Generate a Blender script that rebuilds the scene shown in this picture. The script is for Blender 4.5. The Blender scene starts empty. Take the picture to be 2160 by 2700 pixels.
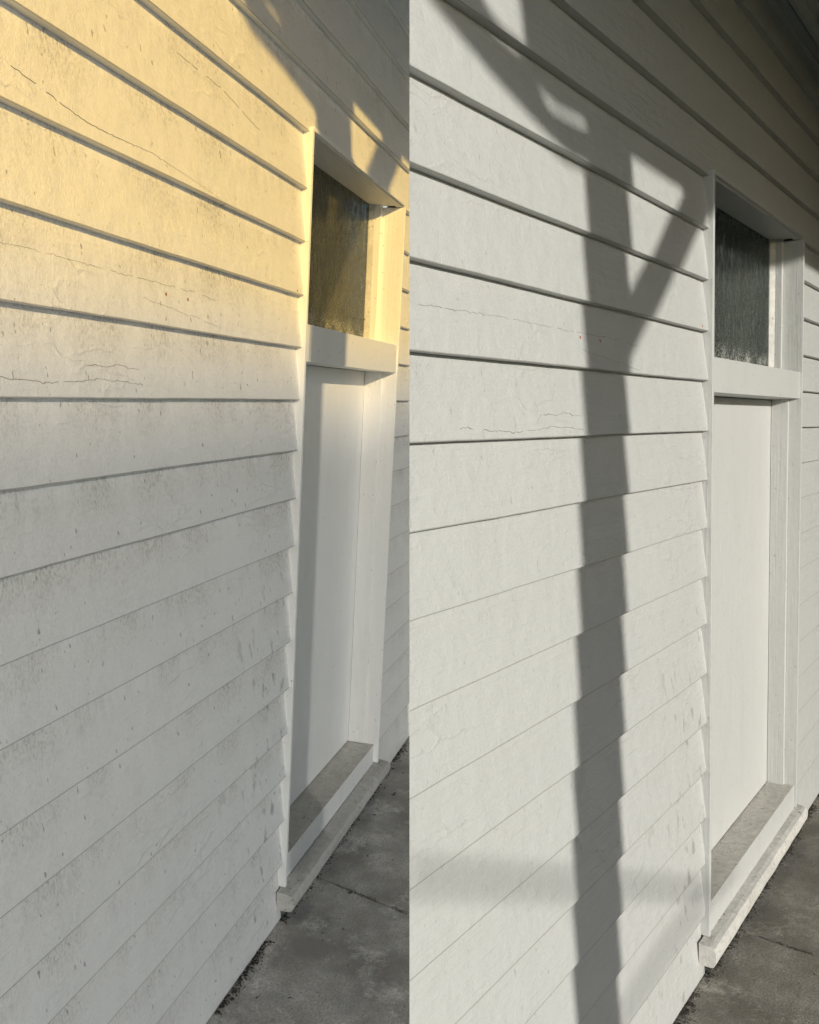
import bpy, bmesh, math, random
from mathutils import Vector, Matrix, noise

random.seed(7)
S = bpy.context.scene
COL = S.collection

# ------------------------------------------------------------------ poses
# each house front is described in its own frame: u along the wall, w up, d outwards
def rodr(r):
    v = Vector(r); return Matrix.Rotation(v.length, 3, v.normalized())
FLIP = Matrix(((1, 0, 0), (0, -1, 0), (0, 0, -1)))
POSE = {
    'A': dict(m=0.72, rv=(0.147191, -1.321370, -0.042835), T=(-0.304548, -0.323972, 2.533938)),
    'B': dict(m=2.25, rv=(0.069385, -0.953210, -0.062961), T=(0.837023, -0.226026, 2.551578)),
}
for p in POSE.values():
    p['M'] = rodr(p['rv']) @ FLIP          # columns u, w, d seen from the camera (x right, y down, z ahead)
upc = (POSE['A']['M'].col[1] + POSE['B']['M'].col[1]).normalized()
EYE = 3.45
# camera axes to world axes
zc = Vector((0, 0, 1)); fwd = (zc - upc * zc.dot(upc)).normalized(); rgt = fwd.cross(upc)
C2W = Matrix((rgt, fwd, upc))               # rows: world x, y, z in camera coordinates
if (C2W @ Vector((1, 0, 0))).x < 0:
    rgt = -rgt; C2W = Matrix((rgt, fwd, upc))

# ------------------------------------------------------------------ camera
cam = bpy.data.cameras.new('camera'); co = bpy.data.objects.new('camera', cam); COL.objects.link(co)
X = C2W @ Vector((1, 0, 0)); Y = C2W @ Vector((0, -1, 0)); Z = C2W @ Vector((0, 0, -1))
mw = Matrix((X, Y, Z)).transposed().to_4x4(); mw.translation = (0, 0, EYE)
co.matrix_world = mw
cam.sensor_fit = 'HORIZONTAL'; cam.sensor_width = 36; cam.lens = 36 * 2400 / 2160
cam.clip_start = 0.02; cam.clip_end = 2000
S.camera = co

# ------------------------------------------------------------------ sun and sky
AZ = math.radians(26); ELT = 0.26
el = math.atan(ELT * math.cos(AZ))
MB_ = POSE['B']['M']
s_cam = (MB_.col[2] * math.cos(el) * math.cos(AZ) - MB_.col[0] * math.cos(el) * math.sin(AZ) + MB_.col[1] * math.sin(el)).normalized()
s_w = (C2W @ s_cam).normalized()
sun = bpy.data.lights.new('sun', 'SUN'); sun.energy = 4.0; sun.angle = math.radians(0.7); sun.color = (1.0, 0.97, 0.89)
so = bpy.data.objects.new('sun', sun); COL.objects.link(so)
so.rotation_euler = s_w.to_track_quat('Z', 'Y').to_euler(); so.location = s_w * 30
W = bpy.data.worlds.new('World'); S.world = W; W.use_nodes = True
nt = W.node_tree; bg = nt.nodes['Background']; sky = nt.nodes.new('ShaderNodeTexSky')
sky.sky_type = 'NISHITA'; sky.sun_disc = False
sky.sun_elevation = math.asin(s_w.z); sky.sun_rotation = math.atan2(s_w.x, s_w.y)
sky.air_density = 1.0; sky.dust_density = 1.0; sky.ozone_density = 2.0
nt.links.new(sky.outputs[0], bg.inputs[0]); bg.inputs[1].default_value = 0.15
S.view_settings.view_transform = 'Standard'; S.view_settings.look = 'None'
S.view_settings.exposure = 0.0; S.view_settings.gamma = 1; S.view_settings.use_curve_mapping = False
S.render.engine = 'CYCLES'; S.cycles.max_bounces = 6

# ------------------------------------------------------------------ materials
class NT:
    def __init__(s, name):
        s.m = bpy.data.materials.new(name); s.m.use_nodes = True; s.t = s.m.node_tree
        s.b = s.t.nodes['Principled BSDF']; s.out = s.t.nodes['Material Output']
        s.tc = s.t.nodes.new('ShaderNodeTexCoord')
    def n(s, k, **kw):
        x = s.t.nodes.new('ShaderNode' + k)
        for a, b in kw.items(): setattr(x, a, b)
        return x
    def l(s, a, b): s.t.links.new(a, b)
    def map(s, scale, src='Object', loc=(0, 0, 0)):
        x = s.n('Mapping'); x.inputs['Scale'].default_value = scale; x.inputs['Location'].default_value = loc
        s.l(s.tc.outputs[src], x.inputs[0]); return x.outputs[0]
    def noise(s, scale, detail=4, vec=None, rough=.55, dist=0):
        x = s.n('TexNoise'); x.inputs['Scale'].default_value = scale; x.inputs['Detail'].default_value = detail
        x.inputs['Roughness'].default_value = rough; x.inputs['Distortion'].default_value = dist
        s.l(vec if vec is not None else s.tc.outputs['Object'], x.inputs['Vector']); return x.outputs['Fac']
    def ramp(s, src, a, b, lo=0., hi=1.):
        x = s.n('MapRange'); x.clamp = True
        for i, v in zip((1, 2, 3, 4), (a, b, lo, hi)): x.inputs[i].default_value = v
        s.l(src, x.inputs[0]); return x.outputs[0]
    def math(s, op, a, b=None, c=None):
        x = s.n('Math', operation=op)
        for i, v in enumerate((a, b, c)):
            if v is None: continue
            if isinstance(v, (int, float)): x.inputs[i].default_value = v
            else: s.l(v, x.inputs[i])
        return x.outputs[0]
    def mix(s, f, a, b):
        x = s.n('Mix', data_type='RGBA')
        if isinstance(f, (int, float)): x.inputs[0].default_value = f
        else: s.l(f, x.inputs[0])
        for i, v in ((6, a), (7, b)):
            if isinstance(v, tuple): x.inputs[i].default_value = v + (1,)
            else: s.l(v, x.inputs[i])
        return x.outputs[2]
    def bump(s, h, dist, strength=1., prev=None):
        x = s.n('Bump'); x.inputs['Strength'].default_value = strength; x.inputs['Distance'].default_value = dist
        s.l(h, x.inputs['Height'])
        if prev is not None: s.l(prev, x.inputs['Normal'])
        return x.outputs[0]
    def uv(s):
        x = s.n('SeparateXYZ'); s.l(s.tc.outputs['UV'], x.inputs[0]); return x.outputs

def paint(name, m, base, dirt, grime, flake, rough=.42, dirtcol=(.16, .14, .11)):
    """house paint over timber: fine orange peel, lifted flakes along the grain, specks, grime under the laps, a painted shade line at each foot"""
    k = NT(name); q = 1 / m
    big = k.noise(3.1 * q, 3)
    fine = k.noise(1, 3, k.map((300 * q, 300 * q, 240 * q)))
    grain = k.noise(1, 4, k.map((6 * q, 60 * q, 90 * q)))
    dn = k.n('TexNoise'); dn.inputs['Scale'].default_value = 14 * q; dn.inputs['Detail'].default_value = 6
    k.l(k.tc.outputs['Object'], dn.inputs['Vector'])
    ad = k.n('VectorMath', operation='MULTIPLY_ADD'); k.l(dn.outputs['Color'], ad.inputs[0])
    ad.inputs[1].default_value = (.16 * m, .16 * m, .05 * m); k.l(k.tc.outputs['Object'], ad.inputs[2])
    mp = k.n('Mapping'); mp.inputs['Scale'].default_value = (3.2 * q, 3.2 * q, 19 * q); k.l(ad.outputs[0], mp.inputs[0])
    vo = k.n('TexVoronoi', feature='DISTANCE_TO_EDGE'); vo.inputs['Scale'].default_value = 1; k.l(mp.outputs[0], vo.inputs['Vector'])
    patch = k.ramp(k.noise(2.6 * q, 4, k.map((1, 1, 2.2))), .53, .62)
    edge = k.math('MULTIPLY', k.ramp(vo.outputs[0], .0, .012, 1, 0), patch)
    uv = k.uv(); v = uv[1]
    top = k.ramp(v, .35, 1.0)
    low = k.ramp(v, .0, .14, 1, 0)
    mott = k.ramp(k.noise(1, 5, k.map((5 * q, 5 * q, 2.0 * q)), rough=.7), .40, .66)
    speck = k.ramp(k.noise(1, 3, k.map((210 * q, 210 * q, 105 * q)), rough=.7), .47, .62)
    speck2 = k.ramp(k.noise(1, 1, k.map((95 * q, 95 * q, 50 * q), loc=(3, 1, 2))), .735, .76)
    streak = k.ramp(k.noise(1, 3, k.map((60 * q, 60 * q, 3 * q))), .5, .72)
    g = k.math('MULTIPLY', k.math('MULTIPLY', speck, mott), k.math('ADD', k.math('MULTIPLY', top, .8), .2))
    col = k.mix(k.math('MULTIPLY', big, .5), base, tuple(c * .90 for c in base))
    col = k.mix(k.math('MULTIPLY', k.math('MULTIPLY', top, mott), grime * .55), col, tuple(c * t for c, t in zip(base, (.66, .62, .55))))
    col = k.mix(k.math('MULTIPLY', g, dirt), col, dirtcol)
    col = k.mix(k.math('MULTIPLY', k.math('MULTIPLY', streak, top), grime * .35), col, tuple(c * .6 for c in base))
    col = k.mix(k.math('MULTIPLY', speck2, .55 * min(1, dirt + .25)), col, (.10, .095, .085))
    col = k.mix(k.math('MULTIPLY', k.ramp(v, -.004, -.014), .62), col, (.16, .15, .13))  # dark foot line paints the lap's contact shade as well as joint dirt
    col = k.mix(k.math('MULTIPLY', edge, .28 * flake), col, (.22, .21, .19))
    so_ = k.n('SeparateXYZ'); k.l(k.tc.outputs['Object'], so_.inputs[0])
    mu = k.math('MULTIPLY', k.ramp(so_.outputs[0], -.50 * m, -.16 * m), k.ramp(so_.outputs[2], -.38 * m, -.62 * m))
    mu = k.math('MULTIPLY', mu, k.ramp(so_.outputs[0], -.01 * m, 0, 1, 0))
    sc = k.ramp(k.noise(1, 3, k.map((26 * q, 26 * q, 13 * q), loc=(7, 0, 3)), rough=.65), .60, .68)
    col = k.mix(k.math('MULTIPLY', k.math('MULTIPLY', sc, mu), .55), col, (.20, .19, .17))
    k.l(col, k.b.inputs['Base Color'])
    k.b.inputs['Roughness'].default_value = rough
    k.b.inputs['Specular IOR Level'].default_value = .35
    lift = k.math('MULTIPLY', k.ramp(vo.outputs[0], .0, .07, 1, 0), k.math('MULTIPLY', patch, low if False else 1.0))
    h1 = k.bump(fine, .0011 * m)
    h2 = k.bump(grain, .0022 * m, prev=h1)
    h3 = k.bump(k.noise(22 * q, 3), .006 * m, .6, prev=h2)
    h4 = k.bump(lift, .0024 * m * flake, prev=h3)
    k.l(h4, k.b.inputs['Normal'])
    return k.m

def brushed(name, m, base, specks=.5, rough=.45):
    """flat joinery paint with brush marks running up and down"""
    k = NT(name); q = 1 / m
    br = k.noise(1, 4, k.map((160 * q, 160 * q, 3.5 * q)))
    big = k.noise(2.3 * q, 4)
    sp = k.ramp(k.noise(70 * q, 2), .70, .74)
    st = k.ramp(k.noise(1, 4, k.map((9 * q, 9 * q, 2.5 * q))), .48, .72)
    col = k.mix(k.math('MULTIPLY', br, .35), base, tuple(c * .9 for c in base))
    col = k.mix(k.math('MULTIPLY', st, .25), col, tuple(c * .82 for c in base))
    col = k.mix(k.math('MULTIPLY', sp, specks), col, (.2, .18, .15))
    k.l(col, k.b.inputs['Base Color']); k.b.inputs['Roughness'].default_value = rough
    k.b.inputs['Specular IOR Level'].default_value = .35
    h = k.bump(br, .0016 * m); h = k.bump(k.noise(30 * q, 3), .004 * m, .5, prev=h)
    k.l(h, k.b.inputs['Normal']); return k.m

def dusty(name, m, base, rough=.8):
    """weathered horizontal timber: dust, dark pits, worn paint"""
    k = NT(name); q = 1 / m
    a = k.noise(40 * q, 6, rough=.7); b = k.noise(1, 4, k.map((4 * q, 14 * q, 14 * q)))
    sp = k.ramp(k.noise(55 * q, 3), .62, .70); pit = k.ramp(k.noise(46 * q, 1), .75, .78)
    col = k.mix(k.ramp(a, .3, .75), base, tuple(c * .66 for c in base))
    col = k.mix(k.math('MULTIPLY', k.ramp(b, .45, .7), .4), col, tuple(c * .6 for c in base))
    col = k.mix(k.math('MULTIPLY', sp, .45), col, (.13, .11, .08))
    col = k.mix(k.math('MULTIPLY', pit, .7), col, (.05, .045, .035))
    k.l(col, k.b.inputs['Base Color']); k.b.inputs['Roughness'].default_value = rough
    h = k.bump(a, .004 * m); k.l(h, k.b.inputs['Normal']); return k.m

def concrete(name, m, base):
    k = NT(name); q = 1 / m
    a = k.noise(3.2 * q, 8, rough=.62); b = k.noise(11 * q, 7, rough=.7); c = k.noise(160 * q, 4, rough=.7); dd = k.noise(420 * q, 2)
    col = k.mix(k.ramp(a, .40, .60), tuple(x * .50 for x in base), tuple(x * 1.2 for x in base))
    col = k.mix(k.math('MULTIPLY', k.ramp(b, .42, .66), .6), col, (base[0] * .62, base[1] * .56, base[2] * .45))
    col = k.mix(k.math('MULTIPLY', k.ramp(k.noise(5.5 * q, 9, k.map((1, 1, 1), loc=(4, 7, 0)), rough=.75), .54, .66), .6), col, tuple(x * 1.9 for x in base))
    col = k.mix(k.ramp(c, .42, .66, 0, .75), col, tuple(x * .45 for x in base))
    col = k.mix(k.math('MULTIPLY', k.ramp(dd, .66, .72), .8), col, (.42, .40, .36))
    col = k.mix(k.math('MULTIPLY', k.ramp(k.noise(24 * q, 3), .70, .73), .85), col, (.025, .022, .018))
    k.l(col, k.b.inputs['Base Color']); k.b.inputs['Roughness'].default_value = .88
    h = k.bump(c, .0025 * m); h = k.bump(b, .006 * m, .6, prev=h); k.l(h, k.b.inputs['Normal']); return k.m

def plain(name, base, rough=.8, nscale=20, var=.3, bd=.002):
    k = NT(name); a = k.noise(nscale, 5)
    k.l(k.mix(a, tuple(c * (1 - var) for c in base), tuple(c * (1 + var) for c in base)), k.b.inputs['Base Color'])
    k.b.inputs['Roughness'].default_value = rough; k.l(k.bump(a, bd), k.b.inputs['Normal']); return k.m

def wavy_glass(name, m, zbot, tint, film):
    k = NT(name); q = 1 / m
    big = k.noise(9 * q, 2)
    w1 = k.noise(1, 3, k.map((62 * q, 62 * q, 20 * q)), dist=.9)
    bn = k.bump(w1, .06 * m)
    gl = k.n('BsdfGlass'); gl.inputs['Color'].default_value = (.78, .82, .80, 1); gl.inputs['Roughness'].default_value = .06; gl.inputs['IOR'].default_value = 1.2 if name.endswith('A') else 1.05
    k.l(bn, gl.inputs['Normal'])
    df = k.n('BsdfDiffuse'); df.inputs['Color'].default_value = tint + (1,); k.l(bn, df.inputs['Normal'])
    sz = k.n('SeparateXYZ'); k.l(k.tc.outputs['Object'], sz.inputs[0])
    zz = k.ramp(sz.outputs[2], zbot, zbot + .085 * m, 1, 0)
    res = k.math('MULTIPLY', k.ramp(k.math('ADD', k.noise(150 * q, 3), k.math('MULTIPLY', k.noise(14 * q, 3), .55)), .78, .87), zz)
    f = k.math('ADD', k.math('MULTIPLY', k.ramp(big, .3, .7), film * .4), film)
    f = k.math('ADD', f, k.math('MULTIPLY', k.ramp(w1, .52, .64), .30))  # pale crests painted into the film stand for ripple highlights
    mx = k.n('MixShader'); k.l(f, mx.inputs[0]); k.l(gl.outputs[0], mx.inputs[1]); k.l(df.outputs[0], mx.inputs[2])
    wt = k.n('BsdfDiffuse'); wt.inputs['Color'].default_value = (.6, .6, .56, 1)
    m2 = k.n('MixShader'); k.l(res, m2.inputs[0]); k.l(mx.outputs[0], m2.inputs[1]); k.l(wt.outputs[0], m2.inputs[2])
    k.l(m2.outputs[0], k.out.inputs['Surface']); return k.m

def tinted_sheet(name, z0, z1):
    """unseen amber awning sheet, added to tint and diffuse the sun, neutral and frosted towards its foot"""
    k = NT(name)
    sz = k.n('SeparateXYZ'); k.l(k.tc.outputs['Object'], sz.inputs[0])
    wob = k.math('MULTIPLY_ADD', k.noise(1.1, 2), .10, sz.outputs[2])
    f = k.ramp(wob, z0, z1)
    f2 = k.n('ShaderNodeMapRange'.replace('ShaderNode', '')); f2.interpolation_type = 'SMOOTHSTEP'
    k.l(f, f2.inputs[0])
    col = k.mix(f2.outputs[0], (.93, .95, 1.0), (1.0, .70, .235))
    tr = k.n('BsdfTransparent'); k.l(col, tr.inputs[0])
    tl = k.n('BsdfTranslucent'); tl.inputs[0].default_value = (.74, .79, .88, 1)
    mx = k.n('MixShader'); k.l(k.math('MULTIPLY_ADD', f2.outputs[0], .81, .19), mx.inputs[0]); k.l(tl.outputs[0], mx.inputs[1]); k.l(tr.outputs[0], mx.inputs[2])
    k.l(mx.outputs[0], k.out.inputs['Surface']); return k.m

MAT = {}
for b, dirt, grime, base, flake in (('A', .68, .8, (.88, .87, .845), .50), ('B', .16, .15, (.49, .492, .476), .40)):  # same white paint; exposure difference put into the base, A lighter, B darker
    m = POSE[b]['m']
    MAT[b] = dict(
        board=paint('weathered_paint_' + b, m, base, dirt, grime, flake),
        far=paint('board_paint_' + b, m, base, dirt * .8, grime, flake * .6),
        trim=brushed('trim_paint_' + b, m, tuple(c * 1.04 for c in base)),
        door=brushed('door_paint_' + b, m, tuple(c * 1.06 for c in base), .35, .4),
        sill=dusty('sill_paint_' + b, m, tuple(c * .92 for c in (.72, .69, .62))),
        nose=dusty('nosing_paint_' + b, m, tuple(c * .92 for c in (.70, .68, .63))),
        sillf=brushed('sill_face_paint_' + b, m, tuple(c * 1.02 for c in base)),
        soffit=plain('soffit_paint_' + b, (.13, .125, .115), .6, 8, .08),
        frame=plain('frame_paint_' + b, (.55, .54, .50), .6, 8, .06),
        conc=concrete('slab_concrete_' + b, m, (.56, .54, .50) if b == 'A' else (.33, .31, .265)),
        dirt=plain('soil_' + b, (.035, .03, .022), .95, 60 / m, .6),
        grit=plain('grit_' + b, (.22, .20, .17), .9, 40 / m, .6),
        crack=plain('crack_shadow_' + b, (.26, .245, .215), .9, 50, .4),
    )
M_DARK = plain('room_dark', (.02, .02, .022), .9)
M_BLIND = plain('blind_cloth', (.10, .10, .09), .9)
M_RUST = plain('rust', (.30, .11, .03), .8, 200, .5)
M_GRASS = plain('mown_grass', (.07, .09, .035), .95, 3, .4)
M_CABLE = plain('cable_rubber', (.04, .04, .04), .6)

# ------------------------------------------------------------------ mesh helpers
BAY = 'A'
def L(u, w, d):
    m = POSE[BAY]['m']; return Vector((m * u, -m * d, m * w))

def tagit(o, label=None, cat=None, group=None, kind=None):
    if label: o['label'] = label
    if cat: o['category'] = cat
    if group: o['group'] = group
    if kind: o['kind'] = kind
    return o

ROOT_M = {}
for b, p in POSE.items():
    R = C2W @ p['M']                       # columns u, w, d in world
    Rl = Matrix((R.col[0], -R.col[2], R.col[1])).transposed()
    mm = Rl.to_4x4(); t = C2W @ (Vector(p['T']) * p['m']); mm.translation = (t.x, t.y, t.z + EYE)
    ROOT_M[b] = mm

def root(name, at=(0, 0, 0)):
    """Empty standing at a spot of the house front's own frame"""
    o = bpy.data.objects.new(name, None); COL.objects.link(o); o.empty_display_size = .1
    o.matrix_world = ROOT_M[BAY]; return o

# party line: house front A stops on the plane x=0 through the seam
def seam_plane():
    inv = ROOT_M['A'].inverted()
    no = (inv.to_3x3() @ X).normalized(); p0 = inv @ Vector((0, 0, EYE)); return p0, no
SEAM = seam_plane()

def link(name, bm, mat, parent=None, clip=True, smooth=False, bevel=0):
    if BAY == 'A' and clip and max((v.co - SEAM[0]).dot(SEAM[1]) for v in bm.verts) > 0:
        geo = bm.verts[:] + bm.edges[:] + bm.faces[:]
        r = bmesh.ops.bisect_plane(bm, geom=geo, plane_co=SEAM[0], plane_no=SEAM[1], clear_outer=True)
        ed = [e for e in r['geom_cut'] if isinstance(e, bmesh.types.BMEdge)]
        try: bmesh.ops.holes_fill(bm, edges=ed)
        except Exception: pass
    if not bm.faces: return None
    bmesh.ops.recalc_face_normals(bm, faces=bm.faces)
    me = bpy.data.meshes.new(name); bm.to_mesh(me); bm.free()
    mats = mat if isinstance(mat, (list, tuple)) else [mat]
    for x in mats: me.materials.append(x)
    if smooth:
        for f in me.polygons: f.use_smooth = True
    o = bpy.data.objects.new(name, me); COL.objects.link(o)
    if parent is not None: o.parent = parent
    else: o.matrix_world = ROOT_M[BAY]
    if bevel:
        md = o.modifiers.new('bevel', 'BEVEL'); md.width = bevel; md.segments = 2; md.limit_method = 'ANGLE'; md.angle_limit = math.radians(40)
    return o

def box(bm, u0, u1, w0, w1, d0, d1, mi=0, nseg=1):
    us = [u0 + (u1 - u0) * i / nseg for i in range(nseg + 1)]
    rings = [[bm.verts.new(L(u, w, d)) for w, d in ((w0, d0), (w0, d1), (w1, d1), (w1, d0))] for u in us]
    fs = []
    for a, b in zip(rings, rings[1:]):
        for i in range(4): fs.append(bm.faces.new((a[i], a[(i + 1) % 4], b[(i + 1) % 4], b[i])))
    fs.append(bm.faces.new(rings[0])); fs.append(bm.faces.new(rings[-1][::-1]))
    for f in fs: f.material_index = mi
    return fs

def prism(bm, prof, us, jit=None, uvf=None):
    """sweep a (w, d) profile along u"""
    uvl = bm.loops.layers.uv.verify()
    rings = []
    for u in us:
        rings.append([bm.verts.new(L(u, *(jit(u, i, w, d) if jit else (w, d)))) for i, (w, d) in enumerate(prof)])
    n = len(prof); key = {}
    for ri, r in enumerate(rings):
        for i, v in enumerate(r): key[v] = (us[ri], uvf[i] if uvf else 0)
    fs = []
    for a, b in zip(rings, rings[1:]):
        for i in range(n): fs.append(bm.faces.new((a[i], a[(i + 1) % n], b[(i + 1) % n], b[i])))
    fs.append(bm.faces.new(rings[0])); fs.append(bm.faces.new(rings[-1][::-1]))
    for f in fs:
        for lp in f.loops: lp[uvl].uv = key[lp.vert]
    return fs

def plate(bm, pts, D, thick, svec):
    """solid with the given outline: the outline (u, w on the wall) carried outwards along the sun's way to distance D"""
    def off(u, w, dist):
        t = dist / svec[2]; return L(u + svec[0] * t, w + svec[1] * t, dist)
    a = [bm.verts.new(off(u, w, D)) for u, w in pts]
    k = Vector(off(0, 0, D)); outw = L(0, 0, thick)
    b = [bm.verts.new(v.co + outw) for v in a]
    n = len(pts); bm.faces.new(a); bm.faces.new(b[::-1])
    for i in range(n): bm.faces.new((a[i], b[i], b[(i + 1) % n], a[(i + 1) % n]))

# ------------------------------------------------------------------ dimensions read from each photograph half
WB = {
 'A': dict(w=(-1.3867, -1.2490, -1.1122, -0.9798, -0.8429, -0.7030, -0.5614, -0.4256, -0.2881, -0.1525, -0.0123, 0.1303, 0.2726, 0.4157, 0.5555, 0.7040, 0.8546, 1.0009), wg=-1.5625, W=.9828, wh=.7084, dg=-.1201, wrt=.1983, wrb=.0944, dr=.0049, dd=-.1154, wsb=-1.3848, wsl=-1.3875, ds=-.0089,
           dst=-.0484, wsf=-1.4757, un0=-.0287, un1=1.03, dn=.0517, wn1=-1.4646, wng=-1.521, pc=.0098, tc=.013, u0=-3.2, u1=1.75, top=1.75, grow=(.158, .147, .143, .14)),
 'B': dict(w=(-1.4176, -1.2602, -1.1213, -0.9822, -0.8389, -0.6929, -0.5489, -0.4113, -0.2723, -0.1367, 0.0008, 0.1400, 0.2771, 0.4167, 0.5561, 0.6980, 0.8336, 0.9800), wg=-1.5966, W=1.0934, wh=.7042, dg=-.1015, wrt=.2084, wrb=.1093, dr=.0057, dd=-.0955, wsb=-1.3961, wsl=-1.3915, ds=.0044,
           dst=-.0333, wsf=-1.4879, un0=-.0436, un1=1.1404, dn=.0472, wn1=-1.4831, wng=-1.5484, pc=.0121, tc=.0144, u0=-1.49, u1=2.1, top=1.50, grow=(.14,) * 4),
}
TL = .0185      # how far each board's foot stands proud of the board below
HOUSE = {'A': 'near', 'B': 'far'}
for BAY in ('A', 'B'):
    g = WB[BAY]; mt = MAT[BAY]; m = POSE[BAY]['m']
    svl = ROOT_M[BAY].inverted().to_3x3() @ s_w
    sv = (svl.x, svl.z, -svl.y)            # towards the sun, as (u, w, d)
    print('bay', BAY, 'sun in wall frame', [round(x, 3) for x in sv])
    ws = [g['wg']] + list(g['w'])
    for s_ in g['grow'] * 2:
        if ws[-1] + s_ < g['top']: ws.append(ws[-1] + s_)
    ws.append(ws[-1] + .14)
    i5 = 1 + 15                            # index of the first board that runs over the door
    Wd = g['W']; tc = g['tc']
    side = 'house front in golden light' if BAY == 'A' else 'house front in pale light'
    wall = tagit(root('weatherboard_wall'),
        'weathered white weatherboard wall at left, its upper boards in warm yellow light' if BAY == 'A' else
        'clean white weatherboard wall at right, crossed by the shadow of a braced post', 'wall')
    # ---- boards
    rnd = random.Random(3)
    for i in range(len(ws) - 1):
        w0, w1 = ws[i], ws[i + 1]; P = w1 - w0; lap = .018
        t0 = TL * (1 + .12 * (rnd.random() - .5)); sl = TL / P
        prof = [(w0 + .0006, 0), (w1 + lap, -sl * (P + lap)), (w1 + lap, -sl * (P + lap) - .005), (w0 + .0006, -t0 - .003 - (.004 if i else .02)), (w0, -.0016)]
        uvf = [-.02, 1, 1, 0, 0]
        sd = rnd.random() * 50
        def jit(u, j, w, d, sd=sd):
            a = noise.noise(Vector((u * 2.2, sd, 0))); b = noise.noise(Vector((u * 14, sd, 5))); c = noise.noise(Vector((u * 1.3, sd, 9)))
            e = .0016 * a + .0006 * b
            return (w + (e if j in (0, 3, 4) else 0), d + .0012 * c)
        if i >= i5: spans = [(g['u0'], g['u1'])]
        else: spans = [(g['u0'], -.0012), (Wd + tc + .0012, g['u1'])]
        for (a, b) in spans:
            n = max(2, int((b - a) * 34)); us = [a + (b - a) * q / n for q in range(n + 1)]
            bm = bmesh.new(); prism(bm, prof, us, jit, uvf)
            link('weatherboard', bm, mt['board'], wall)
    # framing behind the boards keeps light out
    bm = bmesh.new()
    dz = -TL - .035
    ul = g['u0'] + (.08 if BAY == 'B' else 0)
    box(bm, ul, -.003, g['wg'], g['top'] + .2, dz - .012, dz); box(bm, Wd + tc + .003, g['u1'] - .01, g['wg'], g['top'] + .2, dz - .012, dz)
    box(bm, -.003, Wd + tc + .003, g['wh'] + .03, g['top'] + .2, dz - .012, dz)
    link('lining', bm, mt['soffit'], wall)
    # long paint cracks, drawn as raised lips of lifted paint
    def crack(pts, wid, name='paint_crack', amp=.0034, f=85):
        bm = bmesh.new(); prev = None; out = []
        for (a, b) in zip(pts, pts[1:]):
            n = max(2, int(abs(b[0] - a[0]) * 130))
            for q in range(n): out.append((a[0] + (b[0] - a[0]) * q / n, a[1] + (b[1] - a[1]) * q / n))
        for (u, w) in out:
            w += amp * noise.noise(Vector((u * f, w * 9, 3))) + amp * .8 * noise.noise(Vector((u * f * .3, w * 9, 8)))
            # depth of the board's face at this height
            i = max(j for j in range(len(ws)) if ws[j] <= w); P = ws[i + 1] - ws[i]; d = -TL * (w - ws[i]) / P + .0006
            h = wid * (.35 + .65 * abs(noise.noise(Vector((u * 31, w, 1)))) * 2) * .5
            c = [bm.verts.new(L(u, w - h, d + .0004)), bm.verts.new(L(u, w + h, d + .0004)), bm.verts.new(L(u, w + h, d - .004)), bm.verts.new(L(u, w - h, d - .004))]
            if prev and noise.noise(Vector((u * 23, w * 5, 6))) > -.28:
                for j in range(4): bm.faces.new((prev[j], prev[(j + 1) % 4], c[(j + 1) % 4], c[j]))
            prev = c
        return bm
    CR = [([(-1.44, .212), (-1.15, .216), (-.90, .213), (-.60, .212), (-.50, .204)], .0014), ([(-.82, .178), (-.68, .165), (-.50, .148)], .0011),
          ([(-1.0, .044), (-.9, .047), (-.82, .040)], .0010), ([(-1.3, .022), (-1.1, .012), (-.95, .022), (-.8, .012)], .0008),
          ([(-1.2, -.235), (-1.0, -.232), (-.84, -.24)], .0008), ([(-.9, -.395), (-.66, -.405), (-.45, -.40)], .0009),
          ([(-1.3, -.53), (-1.05, -.50), (-.88, -.512)], .0011), ([(-1.25, -.60), (-.95, -.535), (-.7, -.548), (-.5, -.53)], .0009),
          ([(-.8, -.70), (-.55, -.655), (-.42, -.66)], .0010), ([(-1.1, -.78), (-.8, -.70), (-.55, -.69)], .0009), ([(-.9, -.86), (-.6, -.81), (-.3, -.815)], .0009),
          ([(-.7, -1.0), (-.5, -.96), (-.3, -.965)], .0010), ([(-.6, -1.115), (-.35, -1.10), (-.2, -1.105)], .0009), ([(-.8, -1.26), (-.5, -1.20), (-.2, -1.23)], .0009)]
    if BAY == 'A':
        CR += [([(-1.2, .47), (-1.0, .44), (-.8, .445), (-.6, .43), (-.45, .41)], .0009), ([(-.7, .66), (-.5, .655), (-.3, .62)], .0010), ([(-.5, .55), (-.25, .53)], .0008)]
    big = bmesh.new()
    for pts, wd in CR[:4] + CR[14:16]:
        c = crack(pts, wd * .5); me = bpy.data.meshes.new('tmp'); c.to_mesh(me); c.free(); big.from_mesh(me); bpy.data.meshes.remove(me)
    tagit(link('paint_cracks', big, mt['crack'], wall), kind='stuff')
    # rusty nail heads that show through
    for (u, w) in ([(-.732, .193), (-.642, .192), (-.047, .279)] if BAY == 'A' else [(-.822, .202), (-.721, .202), (-.052, .286)]):
        i = max(j for j in range(len(ws)) if ws[j] <= w); d = -TL * (w - ws[i]) / (ws[i + 1] - ws[i])
        bm = bmesh.new(); r0 = .0034
        ring = [bm.verts.new(L(u + r0 * .8 * math.cos(a) * (1 + .3 * math.sin(3 * a)), w + r0 * math.sin(a) * (1.2 if math.sin(a) > 0 else .9), d + .0008)) for a in [k * math.tau / 12 for k in range(12)]]
        bk = [bm.verts.new(v.co + L(0, 0, -.004)) for v in ring]
        bm.faces.new(ring)
        for j in range(12): bm.faces.new((ring[j], bk[j], bk[(j + 1) % 12], ring[(j + 1) % 12]))
        link('nail_head', bm, M_RUST, wall)

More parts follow.
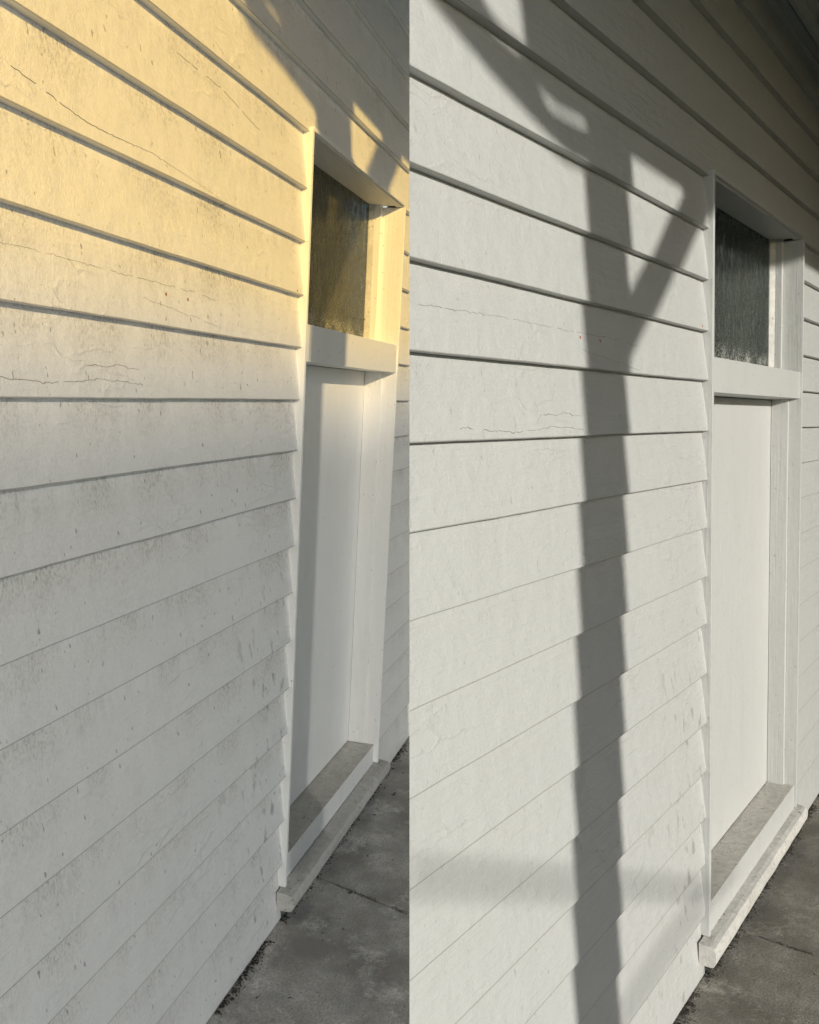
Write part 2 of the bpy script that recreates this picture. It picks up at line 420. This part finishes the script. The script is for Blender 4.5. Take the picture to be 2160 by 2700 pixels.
    # ---- door frame
    fr = tagit(root('door_frame'),
        'white timber door frame with transom and dusty sill in the golden-lit wall' if BAY == 'A' else
        'white timber door frame with transom and dusty sill in the pale-lit wall', 'door frame')
    bv = .0012 * m
    def fbox(name, *a, mat='trim', par=fr, bevel=bv, nseg=1):
        bm = bmesh.new(); box(bm, *a, nseg=nseg); return link(name, bm, mt[mat], par, bevel=bevel)
    back = g['dd'] - .05
    ct = ws[i5] - .001
    fbox('jamb', 0, tc, g['wn1'] + .002, ct + .012, back, g['pc'])
    fbox('jamb', Wd, Wd + tc, g['wn1'] + .002, ct, back, g['pc'])
    fbox('head', tc, Wd, g['wh'], g['wh'] + .012, back, g['pc'] - .001)
    fbox('transom_rail', tc, Wd, g['wrb'], g['wrt'], back, g['dr'])
    # door stops: right, left and under the rail
    fbox('door_stop', Wd - .014, Wd, g['wsb'] + .001, g['wrb'], g['dd'] + .001, g['dst'])
    fbox('door_stop', tc, tc + .014, g['wsb'] + .001, g['wrb'], g['dd'] + .001, g['dst'])
    # caulk line where board ends meet the jamb
    bm = bmesh.new(); n = 90; pv = None
    for q in range(n + 1):
        w = g['wn1'] + .03 + (ct - .03 - g['wn1']) * q / n; i = max(j for j in range(len(ws)) if ws[j] <= w); d = -TL * (w - ws[i]) / (ws[i + 1] - ws[i])
        e = .0005 + .0005 * noise.noise(Vector((0, w * 40, 2)))
        c = [bm.verts.new(L(-.0010 - e, w, d + .0004)), bm.verts.new(L(.0004, w, d + .0004 + e)), bm.verts.new(L(.0004, w, d - .004)), bm.verts.new(L(-.0010 - e, w, d - .004))]
        if pv and abs((pv[0].co - c[0].co).y) < .01 * m:
            for j in range(4): bm.faces.new((pv[j], pv[(j + 1) % 4], c[(j + 1) % 4], c[j]))
        pv = c
    link('caulk', bm, mt['trim'], fr)
    # sill: dusty sloping top, clean front
    bm = bmesh.new()
    prism(bm, [(g['wsb'], g['dd'] - .03), (g['wsl'], g['ds']), (g['wsf'] - .02, g['ds']), (g['wsf'] - .02, g['dd'] - .03)], [tc + (Wd - tc) * k / 20 for k in range(21)],
          lambda u, i, w, d: (w + (.0012 * noise.noise(Vector((u * 9, 1, 1))) if i < 2 else 0), d + (.001 * noise.noise(Vector((u * 12, 4, 1))) if i == 1 else 0)))
    for f in bm.faces:
        nrm = f.normal; f.normal_update(); f.material_index = 0 if abs(f.normal.z) > .7 else 1
    link('sill', bm, [mt['sill'], mt['sillf']], fr, bevel=.0015 * m)
    # rounded weather moulding under the sill
    dn, w1_, w0_ = g['dn'], g['wn1'], g['wng']; H = w1_ - w0_
    pr = [(w1_, -.006), (w1_ - .003, dn * .55), (w1_ - H * .12, dn * .84), (w1_ - H * .30, dn * .98), (w1_ - H * .52, dn), (w1_ - H * .78, dn * .93), (w0_ + H * .03, dn * .78), (w0_, dn * .62), (w0_, -.006)]
    bm = bmesh.new()
    us = [g['un0'] + (g['un1'] - g['un0']) * k / 50 for k in range(51)]
    prism(bm, pr, us, lambda u, i, w, d: (w + .0014 * noise.noise(Vector((u * 7, i * .7, 1))), d + .0016 * noise.noise(Vector((u * 9, i * .5, 7)))))
    link('sill_moulding', bm, mt['nose'], fr, bevel=.001 * m)

    # ---- door
    bm = bmesh.new(); box(bm, tc + .003, Wd - .003, g['wsb'] + .004, g['wrb'] - .002, g['dd'] - .035, g['dd'])
    tagit(link('door', bm, mt['door'], None, bevel=.001 * m),
          'plain flush white door in grey-blue shade at left, under a frosted pane' if BAY == 'A' else 'plain flush white door in bright light at right, under a dark pane', 'door')

    # ---- transom window
    tw = tagit(root('transom_window'),
        'small textured pane above the left door, catching yellow light' if BAY == 'A' else 'small dark textured pane above the right door', 'window')
    pw = .034
    glass = wavy_glass('textured_glass_' + BAY, m, g['wrt'] * m, (.26, .25, .20) if BAY == 'A' else (.22, .25, .25), .22 if BAY == 'A' else .035)
    bm = bmesh.new(); box(bm, tc + .002, Wd - pw - .002, g['wrt'] + .001, g['wh'] - .001, g['dg'] - .004, g['dg'])
    link('pane', bm, glass, tw)
    bm = bmesh.new(); prism(bm, [(g['wrt'] + .001, g['dg'] - .03), (g['wh'] + .003, g['dg'] - .03), (g['wh'] + .003, g['dg'] + .042), (g['wrt'] + .001, g['dg'] + .042)], [Wd - .020, Wd - .001])
    link('stop_bead', bm, mt['trim'], tw, bevel=bv)
    bm = bmesh.new()   # putty fillet beside the glass, rough
    n = 40; pv = None
    for q in range(n + 1):
        w = g['wrt'] + .001 + (g['wh'] - .002 - g['wrt']) * q / n; e = .002 * noise.noise(Vector((1, w * 50, 2)))
        c = [bm.verts.new(L(Wd - pw - .003 + e, w, g['dg'] - .0045)), bm.verts.new(L(Wd - pw - .003 + e, w, g['dg'] + .002)), bm.verts.new(L(Wd - .0205, w, g['dg'] + .018 + e)), bm.verts.new(L(Wd - .0205, w, g['dg'] - .0045))]
        if pv:
            for j in range(4): bm.faces.new((pv[j], pv[(j + 1) % 4], c[(j + 1) % 4], c[j]))
        pv = c
    link('putty', bm, mt['nose'], tw)
    bm = bmesh.new(); box(bm, -.05, Wd + .1, g['wrb'] - .1, g['wh'] + .1, g['dg'] - .32, g['dg'] - .30)
    box(bm, -.06, -.05, g['wrb'] - .1, g['wh'] + .1, g['dg'] - .32, g['dd'] - .055); box(bm, -.06, Wd + .1, g['wh'] + .1, g['wh'] + .11, g['dg'] - .32, g['dd'] - .055)
    if BAY == 'A': link('room_lining', bm, M_DARK, tw)
    else:
        box(bm, Wd + .1, Wd + .11, g['wrb'] - .1, g['wh'] + .1, g['dg'] - .32, g['dd'] - .055); link('room_lining', bm, M_DARK, tw)
    bm = bmesh.new(); box(bm, Wd * .62, Wd - .01, g['wrt'] - .02, g['wh'] + .02, g['dg'] - .10, g['dg'] - .09)
    link('curtain', bm, M_BLIND, tw)

    # ---- paving: two slabs with an open joint
    pav = tagit(root('paving'), kind='structure')
    j0 = {'A': ((.252, .037), (.146, .362)), 'B': ((.294, .027), (.272, .259))}[BAY]
    ju = lambda d: j0[0][0] + (j0[1][0] - j0[0][0]) * (d - j0[0][1]) / (j0[1][1] - j0[0][1])
    gp = .0045; far = 2.6
    lo = -2.6 if BAY == 'A' else -1.48
    hi = 2.0 if BAY == 'A' else 3.2
    for (ua, ub, va, vb) in ((lo, ju(-.02) - gp, lo, ju(far) - gp), (ju(-.02) + gp, hi, ju(far) + gp, hi)):
        bm = bmesh.new()
        n = 14; fr_ = []
        for lay in (0, -.08):
            fr_.append([[bm.verts.new(L((ua + (ub - ua) * a / n) * (1 - b_ / n) + (va + (vb - va) * a / n) * b_ / n, g['wg'] + lay - (.0 if lay else .001 * (1 - noise.noise(Vector((a, b_, 3))))), -.02 + (far + .02) * b_ / n)) for a in range(n + 1)] for b_ in range(n + 1)])
        for lay in fr_:
            for b_ in range(n):
                for a in range(n): bm.faces.new((lay[b_][a], lay[b_][a + 1], lay[b_ + 1][a + 1], lay[b_ + 1][a]))
        t, bt = fr_
        for a in range(n):
            bm.faces.new((t[0][a], t[0][a + 1], bt[0][a + 1], bt[0][a])); bm.faces.new((t[n][a], t[n][a + 1], bt[n][a + 1], bt[n][a]))
            bm.faces.new((t[a][0], t[a + 1][0], bt[a + 1][0], bt[a][0])); bm.faces.new((t[a][n], t[a + 1][n], bt[a + 1][n], bt[a][n]))
        link('concrete_slab', bm, mt['conc'], pav)
    bm = bmesh.new(); box(bm, lo, hi, g['wg'] - .3, g['wg'] - .012, -.05, far)
    link('base_course', bm, mt['dirt'], pav)
    # soil and grit along the wall's foot and the joint
    bm = bmesh.new(); rr = random.Random(11)
    def bit(u, d, r):
        c = L(u, g['wg'] + r * .2, d); vs = []
        for v in ((1, 0, 0), (-.6, .8, 0), (-.5, -.8, .1), (0, .1, .7), (.1, 0, -.5)):
            vs.append(bm.verts.new(c + Vector(v) * r * m * (.6 + .8 * rr.random())))
        for f in ((0, 1, 3), (1, 2, 3), (2, 0, 3), (1, 0, 4), (2, 1, 4), (0, 2, 4)): bm.faces.new([vs[k] for k in f])
    for _ in range(4200):
        u = lo + (hi - lo) * rr.random(); cl = noise.noise(Vector((u * 7, 2, 2)))
        if cl < -.15: continue
        bit(u, .001 + abs(rr.gauss(0, .011 + .012 * max(0, cl))), rr.uniform(.001, .0046))
    for _ in range(700):
        d = rr.random() * .9; cl = noise.noise(Vector((d * 9, 5, 2)))
        if cl < -.1: continue
        bit(ju(d) + rr.gauss(0, .004), d, rr.uniform(.0008, .0024))
    for _ in range(160): bit(rr.uniform(-.9, 1.5), rr.random() ** 1.5 * .8, rr.uniform(.0008, .0026))
    tagit(link('soil_crumbs', bm, mt['dirt'], pav), kind='stuff')
    bm = bmesh.new()
    for _ in range(900):
        u = lo + (hi - lo) * rr.random()
        bit(u, .004 + abs(rr.gauss(0, .016)), rr.uniform(.0008, .0034))
    tagit(link('grit', bm, mt['grit'], pav), kind='stuff')

    # ---- verandah roof over the wall (its lined underside), ending on the party line
    k = sv[0] / sv[2]
    Droof = 1.36 if BAY == 'A' else 2.82; Dp = 1.6 if BAY == 'A' else 2.6
    ws_ = 1.58 if BAY == 'A' else 1.53
    rf = tagit(root('verandah_roof'), 'dark lined verandah roof over the golden-lit wall' if BAY == 'A' else 'dark lined verandah roof above the right wall with a pale cross beam', 'roof')
    if BAY == 'A': poly = [(-4.5, 0), (1.10, 0), (1.10 + k * Droof, Droof), (-6.5, Droof)]
    else: poly = [(-1.46, 0), (4.5, 0), (4.5, Droof), (-1.46 + k * Droof, Droof)]
    bm = bmesh.new()
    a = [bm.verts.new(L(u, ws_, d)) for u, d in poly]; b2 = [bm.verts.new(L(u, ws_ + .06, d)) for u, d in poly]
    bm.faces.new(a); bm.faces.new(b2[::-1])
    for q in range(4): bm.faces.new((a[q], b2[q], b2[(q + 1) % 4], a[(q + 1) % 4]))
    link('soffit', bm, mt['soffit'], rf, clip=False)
    if BAY == 'B':
        bm = bmesh.new(); prism(bm, [(1.47, -.004), (1.47, .012), (1.485, .030), (1.515, .046), (1.529, .050), (1.529, -.004)], [g['u0'] + .02, g['u1']])
        link('scotia', bm, mt['frame'], rf)
        for q in range(4):
            bm = bmesh.new(); u_ = 1.13 + q * .8; box(bm, u_, u_ + .06, 1.47, 1.529, .052, Dp); link('cross_beam', bm, mt['frame'], rf)

    # ---- verandah frame between wall and sun: post, braces, bracket, beam
    vf = tagit(root('verandah_frame'),
        'braced verandah post whose shadow falls over the golden-lit doorhead' if BAY == 'A' else 'braced verandah post whose shadow crosses the right wall', 'verandah frame')
    def part(name, pts, D=Dp, th=.06, mat='frame'):
        bm = bmesh.new(); plate(bm, pts, D, th, sv); return link(name, bm, mt[mat], vf, clip=False)
    if BAY == 'A':
        part('post', [(.052, .94), (.303, .94), (.315, .4), (.31, -1.45), (.06, -1.45), (.052, .4)])
        part('beam', [(-3.2, .945), (-.32, .945), (-.20, .93), (1.20, .898), (1.16, 1.12), (-3.2, 1.12)], D=1.30)
        part('brace', [(-.435, .861), (-.245, .841), (.06, .795), (.06, .90), (-.213, .908), (-.30, .912), (-.42, .96), (-.60, .96)], D=Dp + .14)
        part('brace', [(.519, .728), (.315, .53), (.315, .36), (.692, .724), (.872, .881), (.90, .94), (.73, .94), (.686, .884)], D=Dp + .14)
        part('bracket', [(-.213, .905), (.06, .80), (.06, .97), (-.221, .97)], D=Dp + .21, th=.02)
    else:
        part('post', [(-.787, 1.40), (-.573, 1.40), (-.573, .64), (-.592, .3), (-.605, -.133), (-.638, -.766), (-.67, -1.56), (-.885, -1.56), (-.868, -.72), (-.812, .03), (-.795, .43), (-.787, .57)])
        part('beam', [(-.60, .645), (-.141, .640), (3.2, .635), (3.2, 1.2), (-.60, 1.2)], D=Dp + .07)
        part('brace', [(-1.316, .678), (-1.181, .631), (-1.027, .588), (-.909, .563), (-.787, .569), (-.787, .632), (-.865, .627), (-.948, .626), (-.985, .640), (-1.01, .66), (-1.065, .70), (-1.154, .708), (-1.201, .729), (-1.40, .86), (-1.46, .90), (-1.46, .73)], D=Dp + .14)
        part('brace', [(-.141, .66), (-.433, .421), (-.568, .323), (-.62, .28), (-.62, .16), (-.575, .20), (-.232, .449), (-.011, .613), (.06, .70), (-.10, .70)], D=Dp + .14)
        part('bracket', [(-1.065, .690), (-1.02, .665), (-.985, .655), (-.93, .644), (-.85, .648), (-.79, .652), (-.57, .65), (-.57, 1.2), (-1.076, 1.2)], D=Dp + .21, th=.02)
    if BAY == 'B':
        # hand rail and slack cable further out; only their soft shadows reach the wall
        def tube(pts, r, D, name, label, cat, mat):
            bm = bmesh.new(); prev = None; P = []
            for (u, w) in pts:
                t = D / sv[2]; P.append(L(u + sv[0] * t, w + sv[1] * t, D))
            for q, p in enumerate(P):
                tg = (P[min(q + 1, len(P) - 1)] - P[max(q - 1, 0)]).normalized(); a1 = tg.cross(Vector((0, 1, 0))).normalized(); a2 = tg.cross(a1)
                c = [bm.verts.new(p + (a1 * math.cos(x) + a2 * math.sin(x)) * r * m) for x in [i * math.tau / 10 for i in range(10)]]
                if prev:
                    for i in range(10): bm.faces.new((prev[i], prev[(i + 1) % 10], c[(i + 1) % 10], c[i]))
                prev = c
            return tagit(link(name, bm, mat, None, clip=False), label, cat)
        tube([(-1.476, -.672), (-1.224, -.785), (-.88, -.943), (-.55, -1.09), (-.2, -1.25), (0, -1.33)], .012, 6.5, 'sloping_handrail', 'thin sloping handrail in front of the right wall', 'handrail', mt['frame'])
        tube([(-1.45, -1.47), (-.9, -1.42), (-.62, -1.388), (-.49, -1.372), (-.274, -1.362), (-.03, -1.366), (.3, -1.39)], .014, 8.0, 'low_pipe_rail', 'low level pipe rail in front of the right wall', 'rail', mt['frame'])
    if BAY == 'A':
        # amber awning sheet added out of view to tint and soften the sun here
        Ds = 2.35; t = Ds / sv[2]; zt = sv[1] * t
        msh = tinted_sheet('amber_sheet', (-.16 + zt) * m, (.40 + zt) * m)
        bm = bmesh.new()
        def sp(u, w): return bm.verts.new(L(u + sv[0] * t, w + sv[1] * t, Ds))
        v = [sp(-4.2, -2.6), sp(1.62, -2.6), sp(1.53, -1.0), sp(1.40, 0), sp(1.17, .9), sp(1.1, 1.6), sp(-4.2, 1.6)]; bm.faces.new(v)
        o = link('sun_filter_sheet', bm, msh, None, clip=False)
        tagit(o, 'amber tinted awning sheet added out of view to colour the sun on the left wall', 'sun_filter')

# ------------------------------------------------------------------ yard
BAY = 'B'
bm = bmesh.new(); n = 96; rg = []  # added ring of hills, holds low sky light back from the walls
for R_, h_ in ((70, -.5), (74, 1), (82, 1), (120, .75), (160, -.6)):
    ring = []
    for i in range(n):
        a = i * math.tau / n; q_ = 8.0 + 2.2 * noise.noise(Vector((math.cos(a) * 2.2, math.sin(a) * 2.2, 1))) + .9 * noise.noise(Vector((math.cos(a) * 11, math.sin(a) * 11, 4)))
        ring.append(bm.verts.new((R_ * math.cos(a), R_ * math.sin(a), h_ if h_ < 0 else q_ * h_)))
    rg.append(ring)
for a, b in zip(rg, rg[1:]):
    for i in range(n): bm.faces.new((a[i], a[(i + 1) % n], b[(i + 1) % n], b[i]))
me = bpy.data.meshes.new('horizon_blocker'); bm.to_mesh(me); bm.free(); me.materials.append(plain('horizon_blocker_green', (.035, .045, .025), .95, .3, .5))
o = bpy.data.objects.new('horizon_blocker', me); COL.objects.link(o); o['kind'] = 'structure'
bm = bmesh.new(); n = 24; R = 600
vs = [[bm.verts.new((-R + 2 * R * i / n, -R + 2 * R * j / n, 0)) for i in range(n + 1)] for j in range(n + 1)]
for j in range(n):
    for i in range(n): bm.faces.new((vs[j][i], vs[j][i + 1], vs[j + 1][i + 1], vs[j + 1][i]))
me = bpy.data.meshes.new('ground'); bm.to_mesh(me); bm.free(); me.materials.append(M_GRASS)
o = bpy.data.objects.new('ground', me); COL.objects.link(o); o.location = (0, 0, -.55); o['kind'] = 'structure'


# added out-of-view blocks on the right, cutting side sky light off the walls
bm = bmesh.new()
def wbox(x0, x1, y0, y1, z0, z1):
    v = [bm.verts.new((x, y, z)) for x in (x0, x1) for y in (y0, y1) for z in (z0, z1)]
    for f in ((0, 1, 3, 2), (4, 6, 7, 5), (0, 4, 5, 1), (2, 3, 7, 6), (0, 2, 6, 4), (1, 5, 7, 3)): bm.faces.new([v[i] for i in f])
wbox(6.3, 12, 5.2, 13, -.5, 10.5); wbox(7.9, 12, 2.7, 5.19, -.5, 9.0)
me = bpy.data.meshes.new('side_blocker'); bm.to_mesh(me); bm.free(); me.materials.append(plain('dark_green_blocker', (.05, .06, .045), .85, 2, .2))
o = bpy.data.objects.new('side_blocker', me); COL.objects.link(o)
tagit(o, 'tall dark green building added out of view on the right to cut sky light', 'blocker')
